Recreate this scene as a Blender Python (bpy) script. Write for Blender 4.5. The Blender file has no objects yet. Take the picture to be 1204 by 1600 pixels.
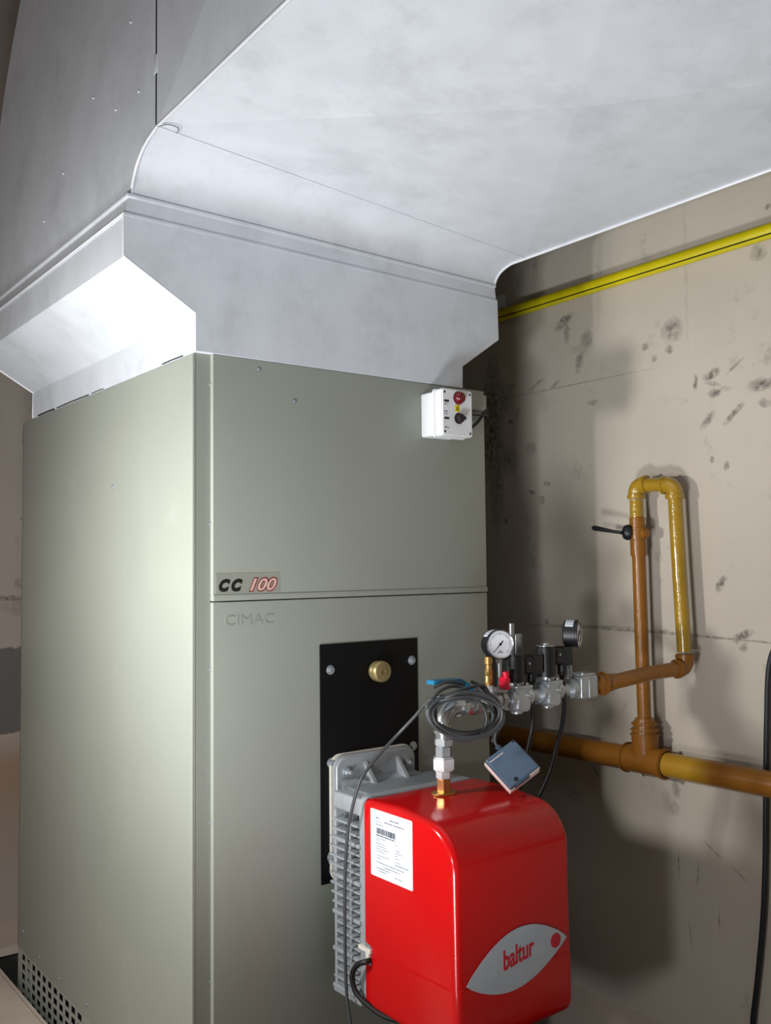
import bpy, bmesh, math, random
from mathutils import Vector, Matrix
random.seed(7)
SC = bpy.context.scene
COL = SC.collection
PI = math.pi

# ------------------------------------------------------------------ camera, light, exposure
cam = bpy.data.cameras.new('camera'); co = bpy.data.objects.new('camera', cam); COL.objects.link(co)
YAW, PITCH, ROLL = .6511, .0551, -.0106
Fv = Vector((math.sin(YAW)*math.cos(PITCH), math.cos(YAW)*math.cos(PITCH), math.sin(PITCH)))
Rv = Vector((math.cos(YAW), -math.sin(YAW), 0)); Uv = Rv.cross(Fv)
R2 = Rv*math.cos(ROLL)+Uv*math.sin(ROLL); U2 = Uv*math.cos(ROLL)-Rv*math.sin(ROLL)
m = Matrix((R2, U2, -Fv)).transposed().to_4x4(); m.translation = Vector((-.877, -1.721, 1.171)); co.matrix_world = m
cam.sensor_fit = 'VERTICAL'; cam.sensor_height = 24.; cam.lens = 1483.6/1600*24.; cam.clip_start = .02
SC.camera = co
w = bpy.data.worlds.new('world'); SC.world = w; w.use_nodes = True
w.node_tree.nodes['Background'].inputs[0].default_value = (.80, .88, 1, 1)
w.node_tree.nodes['Background'].inputs[1].default_value = .17
def lamp(name, kind, loc, power, color, size, target=None):
    l = bpy.data.lights.new(name, kind); l.energy = power; l.color = color
    o = bpy.data.objects.new(name, l); COL.objects.link(o); o.location = loc
    if kind == 'AREA': l.size = size
    else: l.shadow_soft_size = size
    if target: o.rotation_euler = (Vector(target)-Vector(loc)).to_track_quat('-Z', 'Y').to_euler()
    return o
wl_ = lamp('work_lamp', 'SPOT', (-.76, .012, 1.19), 56, (1., .985, .96), .07, (.1, .10, .98))
wl_.data.spot_size = math.radians(172); wl_.data.spot_blend = .8
fl_ = lamp('floor_lamp', 'SPOT', (-.68, -.88, .35), 92, (.93, .96, 1.), .16, (.12, -.25, 1.95))
lamp('wall_fill', 'POINT', (-1.6, -1.2, .85), 40, (.97, .98, 1.), .09)  # unseen fill light, added to brighten the lower wall
fl_.data.spot_size = math.radians(120); fl_.data.spot_blend = 1.
SC.view_settings.view_transform = 'Standard'; SC.view_settings.look = 'None'
SC.view_settings.gamma = 1; SC.view_settings.exposure = 0.0; SC.view_settings.use_curve_mapping = False

# ------------------------------------------------------------------ materials
def srgb(r, g, b):
    f = lambda c: (c/255/12.92) if c/255 <= .04045 else ((c/255+.055)/1.055)**2.4
    return (f(r), f(g), f(b), 1)
def mat(name, col, rough=.5, metal=0., var=.06, scale=12., bump=0., bscale=60., coat=0., emit=None, spec=.5, stretch=(1,1,1), col2=None):
    M = bpy.data.materials.new(name); M.use_nodes = True; nt = M.node_tree; N = nt.nodes; L = nt.links
    b = N['Principled BSDF']; b.inputs['Roughness'].default_value = rough; b.inputs['Metallic'].default_value = metal
    b.inputs['Coat Weight'].default_value = coat; b.inputs['Specular IOR Level'].default_value = spec
    tc = N.new('ShaderNodeTexCoord'); mp = N.new('ShaderNodeMapping'); mp.inputs['Scale'].default_value = stretch
    L.new(tc.outputs['Object'], mp.inputs[0])
    nz = N.new('ShaderNodeTexNoise'); nz.inputs['Scale'].default_value = scale; nz.inputs['Detail'].default_value = 5
    L.new(mp.outputs[0], nz.inputs[0])
    cr = N.new('ShaderNodeValToRGB'); cr.color_ramp.elements[0].position = .3; cr.color_ramp.elements[1].position = .7
    c2 = col2 if col2 else tuple(min(1, c*(1+var)) for c in col[:3])+(1,)
    c1 = col if col2 else tuple(c*(1-var) for c in col[:3])+(1,)
    cr.color_ramp.elements[0].color = c1; cr.color_ramp.elements[1].color = c2
    L.new(nz.outputs[0], cr.inputs[0]); L.new(cr.outputs[0], b.inputs['Base Color'])
    if bump:
        n2 = N.new('ShaderNodeTexNoise'); n2.inputs['Scale'].default_value = bscale; n2.inputs['Detail'].default_value = 4
        L.new(mp.outputs[0], n2.inputs[0]); bp = N.new('ShaderNodeBump'); bp.inputs['Strength'].default_value = bump
        bp.inputs['Distance'].default_value = .004; L.new(n2.outputs[0], bp.inputs['Height']); L.new(bp.outputs[0], b.inputs['Normal'])
    return M
MAT = {}
MAT['cabinet'] = mat('cabinet_paint', srgb(139, 143, 134), .42, 0, .025, 5, .03, 220, spec=.4)
MAT['zinc'] = mat('galvanised_sheet', srgb(199, 204, 211), .45, .08, .05, 13, .05, 60, stretch=(1, 1, .6))
MAT['seam'] = mat('sheet_seam', srgb(215, 218, 222), .4, .1, .06, 20)
MAT['dark'] = mat('dark_interior', srgb(22, 21, 21), .9)
MAT['black_plate'] = mat('black_painted_plate', srgb(9, 9, 11), .5, 0, .2, 9, .02, 300, spec=.2)
MAT['black_plastic'] = mat('black_plastic', srgb(22, 23, 27), .42, 0, .1)
MAT['black_rubber'] = mat('black_rubber', srgb(20, 19, 20), .5, 0, .1)
MAT['grey_cable'] = mat('grey_cable', srgb(62, 65, 67), .42, 0, .1)
MAT['alu'] = mat('cast_aluminium', srgb(158, 163, 168), .38, .25, .1, 30, .15, 220)
MAT['alu_dark'] = mat('dull_aluminium_plate', srgb(124, 131, 135), .5, .2, .12, 14)
MAT['alu_core'] = mat('shaded_casting', srgb(38, 39, 41), .6, .2, .1, 20)  # aluminium coloured near black for the shade between the slats
MAT['pit'] = mat('shaded_recess', srgb(44, 43, 42), .95, 0, .1, 9)  # recess lining coloured dark to hold the shade down there
MAT['red'] = mat('glossy_red_plastic', (.50, .004, .005, 1), .17, 0, .03, 9, .015, 160, spec=.38)
MAT['chrome'] = mat('plated_steel', srgb(198, 202, 204), .2, .85, .12, 30, .05, 80)
MAT['steel'] = mat('zinc_plated_steel', srgb(178, 184, 188), .34, .65, .1, 30)
MAT['white_steel'] = mat('pale_plated_nut', srgb(205, 203, 206), .45, .3, .05, 30)
MAT['brass'] = mat('brass', srgb(205, 165, 95), .3, .7, .12, 40)
MAT['dull_brass'] = mat('dull_brass', srgb(158, 143, 98), .36, .6, .15, 40)
MAT['bronze'] = mat('bronze_nut', srgb(196, 140, 90), .3, .7, .12, 40)
MAT['white_plastic'] = mat('white_plastic', srgb(222, 225, 228), .4, 0, .02)
MAT['off_white'] = mat('off_white_plastic', srgb(226, 205, 200), .5, 0, .03)
MAT['gasket'] = mat('white_gasket', srgb(205, 200, 190), .8, 0, .06, 60)
MAT['paper'] = mat('white_label', srgb(215, 222, 232), .5, 0, .01)
MAT['ink'] = mat('grey_print', srgb(90, 96, 108), .6)
MAT['ink_dark'] = mat('dark_print', srgb(40, 42, 50), .6)
MAT['badge'] = mat('silver_grey_badge', srgb(172, 181, 191), .45, 0, .04, 60)
MAT['badge_red'] = mat('crimson_print', srgb(190, 12, 42), .4, 0, .03)
MAT['lettering_black'] = mat('black_lettering', srgb(18, 20, 14), .5)
MAT['lettering_pink'] = mat('pale_pink_lettering', srgb(205, 170, 160), .5)
MAT['lettering_red'] = mat('dark_red_outline', srgb(120, 20, 25), .5)
MAT['sticker_film'] = mat('clear_sticker_film', srgb(143, 146, 136), .3, 0, .01)
MAT['blue_handle'] = mat('blue_handle', srgb(14, 112, 150), .35, 0, .05)
MAT['red_handle'] = mat('crimson_handle', srgb(222, 12, 55), .35, 0, .05)
MAT['dial'] = mat('gauge_dial', srgb(228, 230, 236), .5, 0, .02, spec=.3)
MAT['slate'] = mat('slate_blue_lid', srgb(74, 92, 112), .22, 0, .04, spec=.5)
MAT['lens_red'] = mat('dark_red_lens', srgb(96, 8, 18), .18, 0, .1)
MAT['knob_dark'] = mat('dark_knob', srgb(32, 22, 28), .4)
MAT['hazard'] = mat('yellow_hazard_label', srgb(222, 205, 10), .5, 0, .02)
MAT['yellow'] = mat('mustard_pipe_paint', srgb(160, 126, 34), .2, 0, .14, 9, .35, 90, coat=.4, spec=.6)
MAT['ochre'] = mat('ochre_pipe_paint', srgb(140, 90, 30), .3, 0, .12, 9, .2, 60, spec=.5)
MAT['lemon'] = mat('bright_yellow_pipe_paint', srgb(206, 192, 12), .34, 0, .1, 12, .1, 60)
MAT['concrete'] = mat('concrete_floor', srgb(186, 172, 158), .85, 0, .12, 5, .3, 40)
MAT['ceiling'] = mat('dark_plaster', srgb(110, 92, 78), .9, 0, .1, 3)
MAT['hose'] = mat('dark_hose', srgb(24, 30, 36), .5)

def add_smudges(M, scale, lo, hi, amt, colr):
    nt = M.node_tree; N = nt.nodes; L = nt.links; b = N['Principled BSDF']; src = b.inputs['Base Color'].links[0].from_socket
    g = N.new('ShaderNodeNewGeometry'); n = N.new('ShaderNodeTexNoise'); n.inputs['Scale'].default_value = scale; n.inputs['Detail'].default_value = 9; n.inputs['Roughness'].default_value = .72
    L.new(g.outputs['Position'], n.inputs[0]); k = N.new('ShaderNodeMapRange'); k.inputs['From Min'].default_value = lo; k.inputs['From Max'].default_value = hi; k.inputs['To Max'].default_value = amt
    L.new(n.outputs[0], k.inputs['Value']); mx = N.new('ShaderNodeMixRGB'); L.new(k.outputs[0], mx.inputs[0]); L.new(src, mx.inputs[1]); mx.inputs[2].default_value = colr; L.new(mx.outputs[0], b.inputs['Base Color'])
add_smudges(MAT['zinc'], 6., .50, .72, .38, srgb(150, 154, 160))
add_smudges(MAT['cabinet'], 4.5, .60, .74, .25, srgb(168, 172, 164))
def pipe_lit_patch():
    # ochre pipe with the pool of light just right of the tee coloured in
    M = mat('ochre_pipe_painted_light', srgb(140, 90, 30), .3, 0, .12, 9, .15, 60)
    nt = M.node_tree; N = nt.nodes; L = nt.links; b = N['Principled BSDF']
    src = b.inputs['Base Color'].links[0].from_socket
    g = N.new('ShaderNodeNewGeometry'); s = N.new('ShaderNodeSeparateXYZ'); L.new(g.outputs['Position'], s.inputs[0])
    def gate(a0, a1):
        r = N.new('ShaderNodeMapRange'); r.inputs['From Min'].default_value = a0; r.inputs['From Max'].default_value = a1
        L.new(s.outputs['Y'], r.inputs['Value']); return r.outputs[0]
    mm = N.new('ShaderNodeMath'); mm.operation = 'MULTIPLY'; L.new(gate(-.385, -.355), mm.inputs[0]); L.new(gate(-.205, -.225), mm.inputs[1])
    mx = N.new('ShaderNodeMixRGB'); L.new(mm.outputs[0], mx.inputs[0]); L.new(src, mx.inputs[1]); mx.inputs[2].default_value = srgb(172, 130, 38)
    L.new(mx.outputs[0], b.inputs['Base Color']); return M
MAT['lit_patch_pipe'] = pipe_lit_patch()

def wall_material(name, base, spots, lines, axis='Y', band=None):
    M = mat(name, base, .88, 0, .08, 2.2, .25, 34); nt = M.node_tree; N = nt.nodes; L = nt.links; b = N['Principled BSDF']
    cur = b.inputs['Base Color'].links[0].from_socket
    g = N.new('ShaderNodeNewGeometry'); s = N.new('ShaderNodeSeparateXYZ')
    nz = N.new('ShaderNodeTexNoise'); nz.inputs['Scale'].default_value = 38; nz.inputs['Detail'].default_value = 3; L.new(g.outputs['Position'], nz.inputs[0])
    add = N.new('ShaderNodeVectorMath'); add.operation = 'MULTIPLY_ADD'
    L.new(nz.outputs['Color'], add.inputs[0]); add.inputs[1].default_value = (.020, .020, .020); L.new(g.outputs['Position'], add.inputs[2])
    off = N.new('ShaderNodeVectorMath'); off.operation = 'SUBTRACT'; L.new(add.outputs[0], off.inputs[0]); off.inputs[1].default_value = (.010, .010, .010)
    L.new(off.outputs[0], s.inputs[0]); A = s.outputs[axis]; Z = s.outputs['Z']
    def mth(op, a, c=None, d=None):
        n = N.new('ShaderNodeMath'); n.operation = op
        for i, v in enumerate((a, c, d)):
            if v is None: continue
            if isinstance(v, (int, float)): n.inputs[i].default_value = v
            else: L.new(v, n.inputs[i])
        return n.outputs[0]
    fine = N.new('ShaderNodeTexNoise'); fine.inputs['Scale'].default_value = 85; fine.inputs['Detail'].default_value = 4; L.new(g.outputs['Position'], fine.inputs[0])
    raw = N.new('ShaderNodeSeparateXYZ'); L.new(g.outputs['Position'], raw.inputs[0]); A2 = raw.outputs[axis]; Z2 = raw.outputs['Z']
    tot = None
    for (y, z, ry, rz, ang, st) in spots:
        ca, sa = math.cos(ang), math.sin(ang)
        thin = min(ry, rz) < .0058; dy = mth('SUBTRACT', A2 if thin else A, y); dz = mth('SUBTRACT', Z2 if thin else Z, z)
        u = mth('MULTIPLY', mth('ADD', mth('MULTIPLY', dy, ca), mth('MULTIPLY', dz, sa)), 1/ry)
        v = mth('MULTIPLY', mth('SUBTRACT', mth('MULTIPLY', dz, ca), mth('MULTIPLY', dy, sa)), 1/rz)
        d = mth('ADD', mth('MULTIPLY', u, u), mth('MULTIPLY', v, v))
        k = N.new('ShaderNodeMapRange'); k.inputs['From Min'].default_value = 1.6; k.inputs['From Max'].default_value = .1
        k.inputs['To Max'].default_value = st; L.new(d, k.inputs['Value'])
        tot = k.outputs[0] if tot is None else mth('MAXIMUM', tot, k.outputs[0])
    if tot is not None:
        tot = mth('MULTIPLY', tot, mth('MAXIMUM', mth('ADD', mth('MULTIPLY', fine.outputs[0], 2.2), -.4), .0))
        mx = N.new('ShaderNodeMixRGB'); mx.use_clamp = True; L.new(mth('MINIMUM', tot, 1.0), mx.inputs[0]); L.new(cur, mx.inputs[1]); mx.inputs[2].default_value = srgb(58, 50, 45); cur = mx.outputs[0]
    # faint general grime
    gr = N.new('ShaderNodeTexNoise'); gr.inputs['Scale'].default_value = 9; gr.inputs['Detail'].default_value = 8; gr.inputs['Roughness'].default_value = .7; L.new(g.outputs['Position'], gr.inputs[0])
    k = N.new('ShaderNodeMapRange'); k.inputs['From Min'].default_value = .60; k.inputs['From Max'].default_value = .74; k.inputs['To Max'].default_value = .4; L.new(gr.outputs[0], k.inputs['Value'])
    mx = N.new('ShaderNodeMixRGB'); L.new(k.outputs[0], mx.inputs[0]); L.new(cur, mx.inputs[1]); mx.inputs[2].default_value = srgb(105, 93, 84); cur = mx.outputs[0]
    if band:
        r0, r1, colr = band
        k0 = N.new('ShaderNodeMapRange'); k0.inputs['From Min'].default_value = r0-.006; k0.inputs['From Max'].default_value = r0; L.new(Z, k0.inputs['Value'])
        k1 = N.new('ShaderNodeMapRange'); k1.inputs['From Min'].default_value = r1+.006; k1.inputs['From Max'].default_value = r1; L.new(Z, k1.inputs['Value'])
        mx = N.new('ShaderNodeMixRGB'); L.new(mth('MULTIPLY', k0.outputs[0], k1.outputs[0]), mx.inputs[0]); L.new(cur, mx.inputs[1]); mx.inputs[2].default_value = colr; cur = mx.outputs[0]
        k2 = N.new('ShaderNodeMapRange'); k2.inputs['From Min'].default_value = r0-.5; k2.inputs['From Max'].default_value = r0-.15
        k3 = N.new('ShaderNodeMapRange'); k3.inputs['From Min'].default_value = r0; k3.inputs['From Max'].default_value = r0-.1
        L.new(Z, k2.inputs['Value']); L.new(Z, k3.inputs['Value'])
        mx = N.new('ShaderNodeMixRGB'); L.new(mth('MULTIPLY', mth('MULTIPLY', k2.outputs[0], k3.outputs[0]), .55), mx.inputs[0]); L.new(cur, mx.inputs[1]); mx.inputs[2].default_value = srgb(140, 100, 60); cur = mx.outputs[0]
    L.new(cur, b.inputs['Base Color']); return M

# ------------------------------------------------------------------ mesh helpers
def link(name, bm, material, parent=None, smooth=40):
    me = bpy.data.meshes.new(name)
    bmesh.ops.recalc_face_normals(bm, faces=bm.faces)
    thr = math.radians(smooth)
    for f in bm.faces: f.smooth = True
    for e in bm.edges:
        e.smooth = len(e.link_faces) == 2 and e.calc_face_angle(0) < thr
    bm.to_mesh(me); bm.free()
    o = bpy.data.objects.new(name, me); COL.objects.link(o); me.materials.append(MAT[material] if isinstance(material, str) else material)
    if parent: o.parent = parent; o.matrix_parent_inverse = parent.matrix_world.inverted() if False else Matrix.Translation(-Vector(parent.location))
    return o
def BM(): return bmesh.new()
def merge(bm, sub, mtx=None):
    if mtx is not None: bmesh.ops.transform(sub, matrix=mtx, verts=sub.verts)
    me = bpy.data.meshes.new('tmp'); sub.to_mesh(me); sub.free(); bm.from_mesh(me); bpy.data.meshes.remove(me); return bm
def box(bm, a, b, bev=0., seg=2, mtx=None):
    s = bmesh.new(); bmesh.ops.create_cube(s, size=1)
    a = Vector(a); b = Vector(b); c = (a+b)/2; d = b-a
    for v in s.verts: v.co = Vector((v.co.x*d.x, v.co.y*d.y, v.co.z*d.z))+c
    if bev: bmesh.ops.bevel(s, geom=list(s.edges), offset=bev, segments=seg, profile=.6, affect='EDGES')
    return merge(bm, s, mtx)
def frame(axis):
    z = Vector(axis).normalized(); return z.to_track_quat('Z', 'Y').to_matrix().to_4x4()
def cyl(bm, p, q, r, r2=None, n=28, bev=0., rot=0.):
    p = Vector(p); q = Vector(q); s = bmesh.new(); h = (q-p).length
    bmesh.ops.create_cone(s, cap_ends=True, segments=n, radius1=r, radius2=r if r2 is None else r2, depth=h)
    if bev:
        ed = [e for e in s.edges if abs(e.verts[0].co.z-e.verts[1].co.z) < 1e-6]
        bmesh.ops.bevel(s, geom=ed, offset=bev, segments=2, affect='EDGES')
    return merge(bm, s, Matrix.Translation((p+q)/2) @ frame(q-p) @ Matrix.Rotation(rot, 4, 'Z'))
def lathe(bm, p, axis, prof, n=32, ring=False):
    # prof: list of (radius, height along axis)
    s = bmesh.new(); rings = []
    for r, h in prof:
        if r < 1e-6: rings.append([s.verts.new((0, 0, h))])
        else: rings.append([s.verts.new((r*math.cos(2*PI*i/n), r*math.sin(2*PI*i/n), h)) for i in range(n)])
    for a, b in zip(rings, rings[1:]+(rings[:1] if ring else [])):
        for i in range(n):
            j = (i+1) % n
            if len(a) == 1 and len(b) == 1: continue
            if len(a) == 1: s.faces.new((a[0], b[i], b[j]))
            elif len(b) == 1: s.faces.new((a[i], a[j], b[0]))
            else: s.faces.new((a[i], a[j], b[j], b[i]))
    if len(rings[0]) > 1 and not ring: s.faces.new(rings[0])
    if len(rings[-1]) > 1 and not ring: s.faces.new(rings[-1])
    return merge(bm, s, Matrix.Translation(Vector(p)) @ frame(axis))
def smooth_path(pts, sub=8):
    P = [Vector(p) for p in pts]; out = []
    for i in range(len(P)-1):
        p0 = P[max(i-1, 0)]; p1 = P[i]; p2 = P[i+1]; p3 = P[min(i+2, len(P)-1)]
        for k in range(sub):
            t = k/sub
            out.append(.5*((2*p1)+(p2-p0)*t+(2*p0-5*p1+4*p2-p3)*t*t+(3*p1-p0-3*p2+p3)*t**3))
    out.append(P[-1]); return out
def tube(bm, pts, r, n=12, smooth=0, radii=None):
    P = smooth_path(pts, smooth) if smooth else [Vector(p) for p in pts]
    s = bmesh.new(); rings = []; ref = None
    for i, p in enumerate(P):
        t = (P[min(i+1, len(P)-1)]-P[max(i-1, 0)]).normalized()
        if ref is None: ref = t.orthogonal().normalized()
        ref = (ref-t*ref.dot(t)).normalized(); b = t.cross(ref)
        rr = radii[i] if radii else r
        rings.append([s.verts.new(p+rr*(math.cos(2*PI*k/n)*ref+math.sin(2*PI*k/n)*b)) for k in range(n)])
    for a, b in zip(rings, rings[1:]):
        for k in range(n): s.faces.new((a[k], a[(k+1) % n], b[(k+1) % n], b[k]))
    s.faces.new(rings[0]); s.faces.new(rings[-1]); return merge(bm, s)
def prism(bm, poly, axis, a, b, bev=0., seg=2):
    # poly: 2D list in the other two axes, extruded along axis from a to b
    def P(u, v, t): return {'X': (t, u, v), 'Y': (u, t, v), 'Z': (u, v, t)}[axis]
    s = bmesh.new(); A = [s.verts.new(P(u, v, a)) for u, v in poly]; B = [s.verts.new(P(u, v, b)) for u, v in poly]
    s.faces.new(A); s.faces.new(B); n = len(poly)
    for i in range(n): s.faces.new((A[i], A[(i+1) % n], B[(i+1) % n], B[i]))
    if bev:
        bmesh.ops.recalc_face_normals(s, faces=s.faces)
        ed = [e for e in s.edges if all(len(f.verts) == n for f in e.link_faces) or any(len(f.verts) == n for f in e.link_faces)]
        bmesh.ops.bevel(s, geom=ed, offset=bev, segments=seg, affect='EDGES', clamp_overlap=True)
    return merge(bm, s)
def arc(cx, cy, r, a0, a1, n=8):
    return [(cx+r*math.cos(math.radians(a0+(a1-a0)*i/n)), cy+r*math.sin(math.radians(a0+(a1-a0)*i/n))) for i in range(n+1)]
def rrect(x0, z0, x1, z1, r, n=6):
    return arc(x1-r, z1-r, r, 0, 90, n)+arc(x0+r, z1-r, r, 90, 180, n)+arc(x0+r, z0+r, r, 180, 270, n)+arc(x1-r, z0+r, r, 270, 360, n)
def hexa(bm, p, q, af, bev=.0012, rot=0.):
    return cyl(bm, p, q, af/2/math.cos(PI/6), n=6, bev=bev, rot=rot)
def text_bm(s, size, ext=.0004, shear=0., offset=0., bold=0.):
    c = bpy.data.curves.new('txt', 'FONT'); c.body = s; c.size = size; c.extrude = ext; c.shear = shear; c.offset = offset
    c.resolution_u = 4
    o = bpy.data.objects.new('txt', c); COL.objects.link(o); dg = bpy.context.evaluated_depsgraph_get(); dg.update()
    me = bpy.data.meshes.new_from_object(o.evaluated_get(dg)); b = bmesh.new(); b.from_mesh(me)
    bpy.data.objects.remove(o); bpy.data.curves.remove(c); bpy.data.meshes.remove(me); return b
def fit_x(b, x0, x1, z0, z1):
    xs = [v.co.x for v in b.verts]; ys = [v.co.y for v in b.verts]
    for v in b.verts:
        v.co.x = x0+(v.co.x-min(xs))/(max(xs)-min(xs))*(x1-x0); v.co.y = z0+(v.co.y-min(ys))/(max(ys)-min(ys))*(z1-z0)
    return b
XZ = Matrix(((1, 0, 0, 0), (0, 0, -1, 0), (0, 1, 0, 0), (0, 0, 0, 1)))      # local x->X, y->Z, z->-Y (facing the front)
def thing(name, label, cat, loc, group=None):
    o = bpy.data.objects.new(name, None); COL.objects.link(o); o.location = loc; o.empty_display_size = .05
    o['label'] = label; o['category'] = cat
    if group: o['group'] = group
    return o
def tag(o, label, cat, group=None):
    o['label'] = label; o['category'] = cat
    if group: o['group'] = group
    return o
def structure(o): o['kind'] = 'structure'; return o
def copy_part(o, parent, delta):
    c = o.copy(); COL.objects.link(c); c.parent = parent; c.matrix_parent_inverse = o.matrix_parent_inverse.copy(); c.location = Vector(o.location)+Vector(delta); return c

# ------------------------------------------------------------------ the room
XW, YB, ZC = 1.17, 1.62, 3.45
spots = [(.111, 1.862, .035, .014, -.5, .75), (.10, 1.83, .012, .03, 0, .6), (.03, 1.79, .022, .03, .3, .55), (.055, 1.736, .014, .03, .2, .55), (.06, 1.775, .03, .01, 0, .3),
    (-.256, 1.764, .03, .03, .5, .6), (-.245, 1.716, .012, .012, 0, .6), (-.2, 1.70, .008, .008, 0, .8), (-.17, 1.735, .01, .01, 0, .7), (-.365, 1.63, .022, .011, -.4, .95), (-.32, 1.618, .006, .018, 0, .8),
    (-.371, 1.583, .018, .010, 0, .85), (-.40, 1.588, .018, .007, 0, .4), (-.368, 1.607, .02, .007, .2, .5), (-.499, 1.584, .035, .015, 0, .7), (-.422, 1.524, .032, .007, -.7, .8), (-.351, 1.518, .026, .010, -.7, .6),
    (-.506, 1.54, .018, .010, .3, .6), (-.43, 1.64, .03, .004, -.6, .5), (.247, 1.511, .02, .02, .3, .5), (.355, 1.485, .05, .045, .4, .5), (.41, 1.60, .045, .20, 0, .8), (.40, 1.42, .03, .14, 0, .6), (.375, 1.68, .05, .05, 0, .6), (.33, 1.60, .012, .006, 0, .8),  # the tall ellipses darken the wall right beside the cabinet
    (.30, 1.625, .008, .018, .3, .6), (.33, 1.705, .02, .012, 0, .5), (.22, 1.70, .035, .006, -.4, .5), (.15, 1.685, .02, .006, -.5, .6), (.01, 1.615, .02, .008, 0, .4),
    (.19, 1.40, .01, .007, 0, .8), (.25, 1.38, .018, .006, .3, .8), (.21, 1.355, .012, .012, .3, .6), (-.429, .992, .030, .010, -.4, .9), (-.43, .965, .012, .012, 0, .5), (-.373, 1.115, .022, .010, -.9, .85), (-.25, 1.29, .01, .01, 0, .6),
    (-.205, .99, .035, .006, 0, .6), (.05, .992, .20, .0055, -.02, .6), (-.12, .989, .2, .004, .0, .6), (-.3, .986, .2, .0035, .03, .6), (-.55, .978, .2, .003, .04, .5),
    (.13, 1.675, .32, .0022, .0, .45), (-.231, .413, .002, .035, 0, .7), (-.286, .395, .002, .03, .1, .7), (-.342, .31, .002, .03, 0, .6), (-.26, .25, .002, .03, -.15, .7), (-.33, .47, .03, .003, .6, .5), (-.40, .43, .03, .002, .6, .6), (.03, .60, .02, .004, .8, .6),
    (-.20, .56, .015, .03, 0, .35), (.11, .52, .03, .02, 0, .3), (-.50, 1.9, .02, .02, 0, .5), (-.53, 2.0, .006, .006, 0, .6), (.22, 2.04, .012, .05, .1, .3), (.28, 2.03, .02, .03, .1, .35), (-.02, 1.93, .01, .12, .05, .18), (-.23, .60, .012, .022, 0, .5),
    (-.30, 1.9, .006, .18, 0, .15), (-.215, .55, .02, .02, 0, .4), (-.36, 1.42, .008, .008, 0, .7), (-.40, 1.40, .006, .012, 0, .7), (.20, 1.00, .008, .008, 0, .6), (.36, 1.30, .01, .01, 0, .7)]
MAT['wall_right'] = wall_material('stained_plaster', srgb(191, 183, 169), spots, [])
bspots = [(.12, 1.62, .02, .05, 0, .6), (.10, 1.34, .004, .004, 0, .6), (.10, 1.07, .2, .008, 0, .7), (.10, 1.12, .02, .02, 0, .5), (.12, 1.04, .08, .03, 0, .35)]
MAT['wall_back'] = wall_material('old_plaster_band', srgb(156, 147, 139), bspots, [], 'X', (.62, .90, srgb(96, 93, 90)))
MAT['plaster'] = wall_material('plain_plaster', srgb(170, 158, 146), [], [])
bm = BM(); box(bm, (XW, -3.2, -.4), (XW+.2, YB+.2, ZC)); structure(link('wall_right', bm, 'wall_right'))
bm = BM(); box(bm, (-2.6, YB, -.4), (XW, YB+.2, ZC)); structure(link('wall_back', bm, 'wall_back'))
bm = BM(); box(bm, (-2.8, -3.2, -.4), (-2.6, YB+.2, ZC)); structure(link('wall_left', bm, 'plaster'))
bm = BM(); box(bm, (-2.8, -3.4, -.4), (XW+.2, -3.2, ZC)); structure(link('wall_front', bm, 'plaster'))
bm = BM(); box(bm, (-2.8, -3.4, ZC), (XW+.2, YB+.2, ZC+.2)); structure(link('ceiling', bm, 'ceiling'))
# floor slab with the recess the heater stands in
px0, px1, py0, py1 = -.057, 1.168, -.9, 1.39
bm = BM()
box(bm, (-2.6, -3.2, -.12), (px0-.01, YB, 0)); box(bm, (px0-.011, -3.2, -.025), (px0, YB, 0)); box(bm, (px1, -3.2, -.12), (XW, YB, 0))
box(bm, (px0, -3.2, -.12), (px1, py0, 0)); box(bm, (px0, py1, -.025), (px1, YB, 0)); box(bm, (px0, py1+.06, -.12), (px1, YB, -.02))
structure(link('floor', bm, 'concrete'))
bm = BM(); box(bm, (px0-.06, py0-.06, -.38), (px1+.06, py1+.06, -.30))
for a, b in (((px0-.05, py0-.05), (px0, py1+.05)), ((px1, py0-.05), (px1+.05, py1+.05)), ((px0, py0-.05), (px1, py0)), ((px0-.05, py1+.01), (px1, py1+.06))):
    box(bm, (a[0], a[1], -.31), (b[0], b[1], -.026 if a[1] > 1 or b[0] < 0 else -.29 if a[0] > 1 else -.11))
structure(link('trim_1', bm, 'pit'))

# ------------------------------------------------------------------ heater cabinet
H, W, D = 1.60, .747, 1.145
cab = thing('air_heater', 'tall grey-green sheet metal air heater cabinet standing under the duct', 'heater', (W/2, D/2, -.30))
bm = BM(); box(bm, (.004, .05, -.30), (W-.004, D-.01, H-.015)); link('inner_casing', bm, 'dark', cab)
# left side panel as a folded sheet
bm = BM(); box(bm, (-.036, .012, .088), (-.030, D, H), .0015); box(bm, (-.036, .012, .088), (-.0, .016, H), .0)
box(bm, (-.036, D-.004, .088), (.0, D, H)); sp = link('side_panel', bm, 'cabinet', cab)
bm = BM(); box(bm, (W+.009, .058, -.08), (W+.0145, D, H), .0015); link('side_panel', bm, 'cabinet', cab)
bm = BM(); box(bm, (-.03, D-.006, -.28), (W+.0145, D, H), .001); link('back_panel', bm, 'cabinet', cab)
bm = BM(); box(bm, (-.034, .02, H-.006), (W+.0145, D-.002, H-.001), .001); link('top_panel', bm, 'cabinet', cab)
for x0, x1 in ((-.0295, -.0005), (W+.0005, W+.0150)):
    bm = BM(); box(bm, (x0, .026, -.30), (x1, .055, H-.006), .002); pst = link('corner_post', bm, 'cabinet' if x0 < 0 else 'black_rubber', cab)  # right post takes the cables' near-black material, left post the cabinet paint
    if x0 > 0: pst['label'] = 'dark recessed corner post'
ZS = 1.100
bm = BM(); box(bm, (0, 0, ZS+.0008), (W, .0495, H), .0022, 2)
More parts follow.
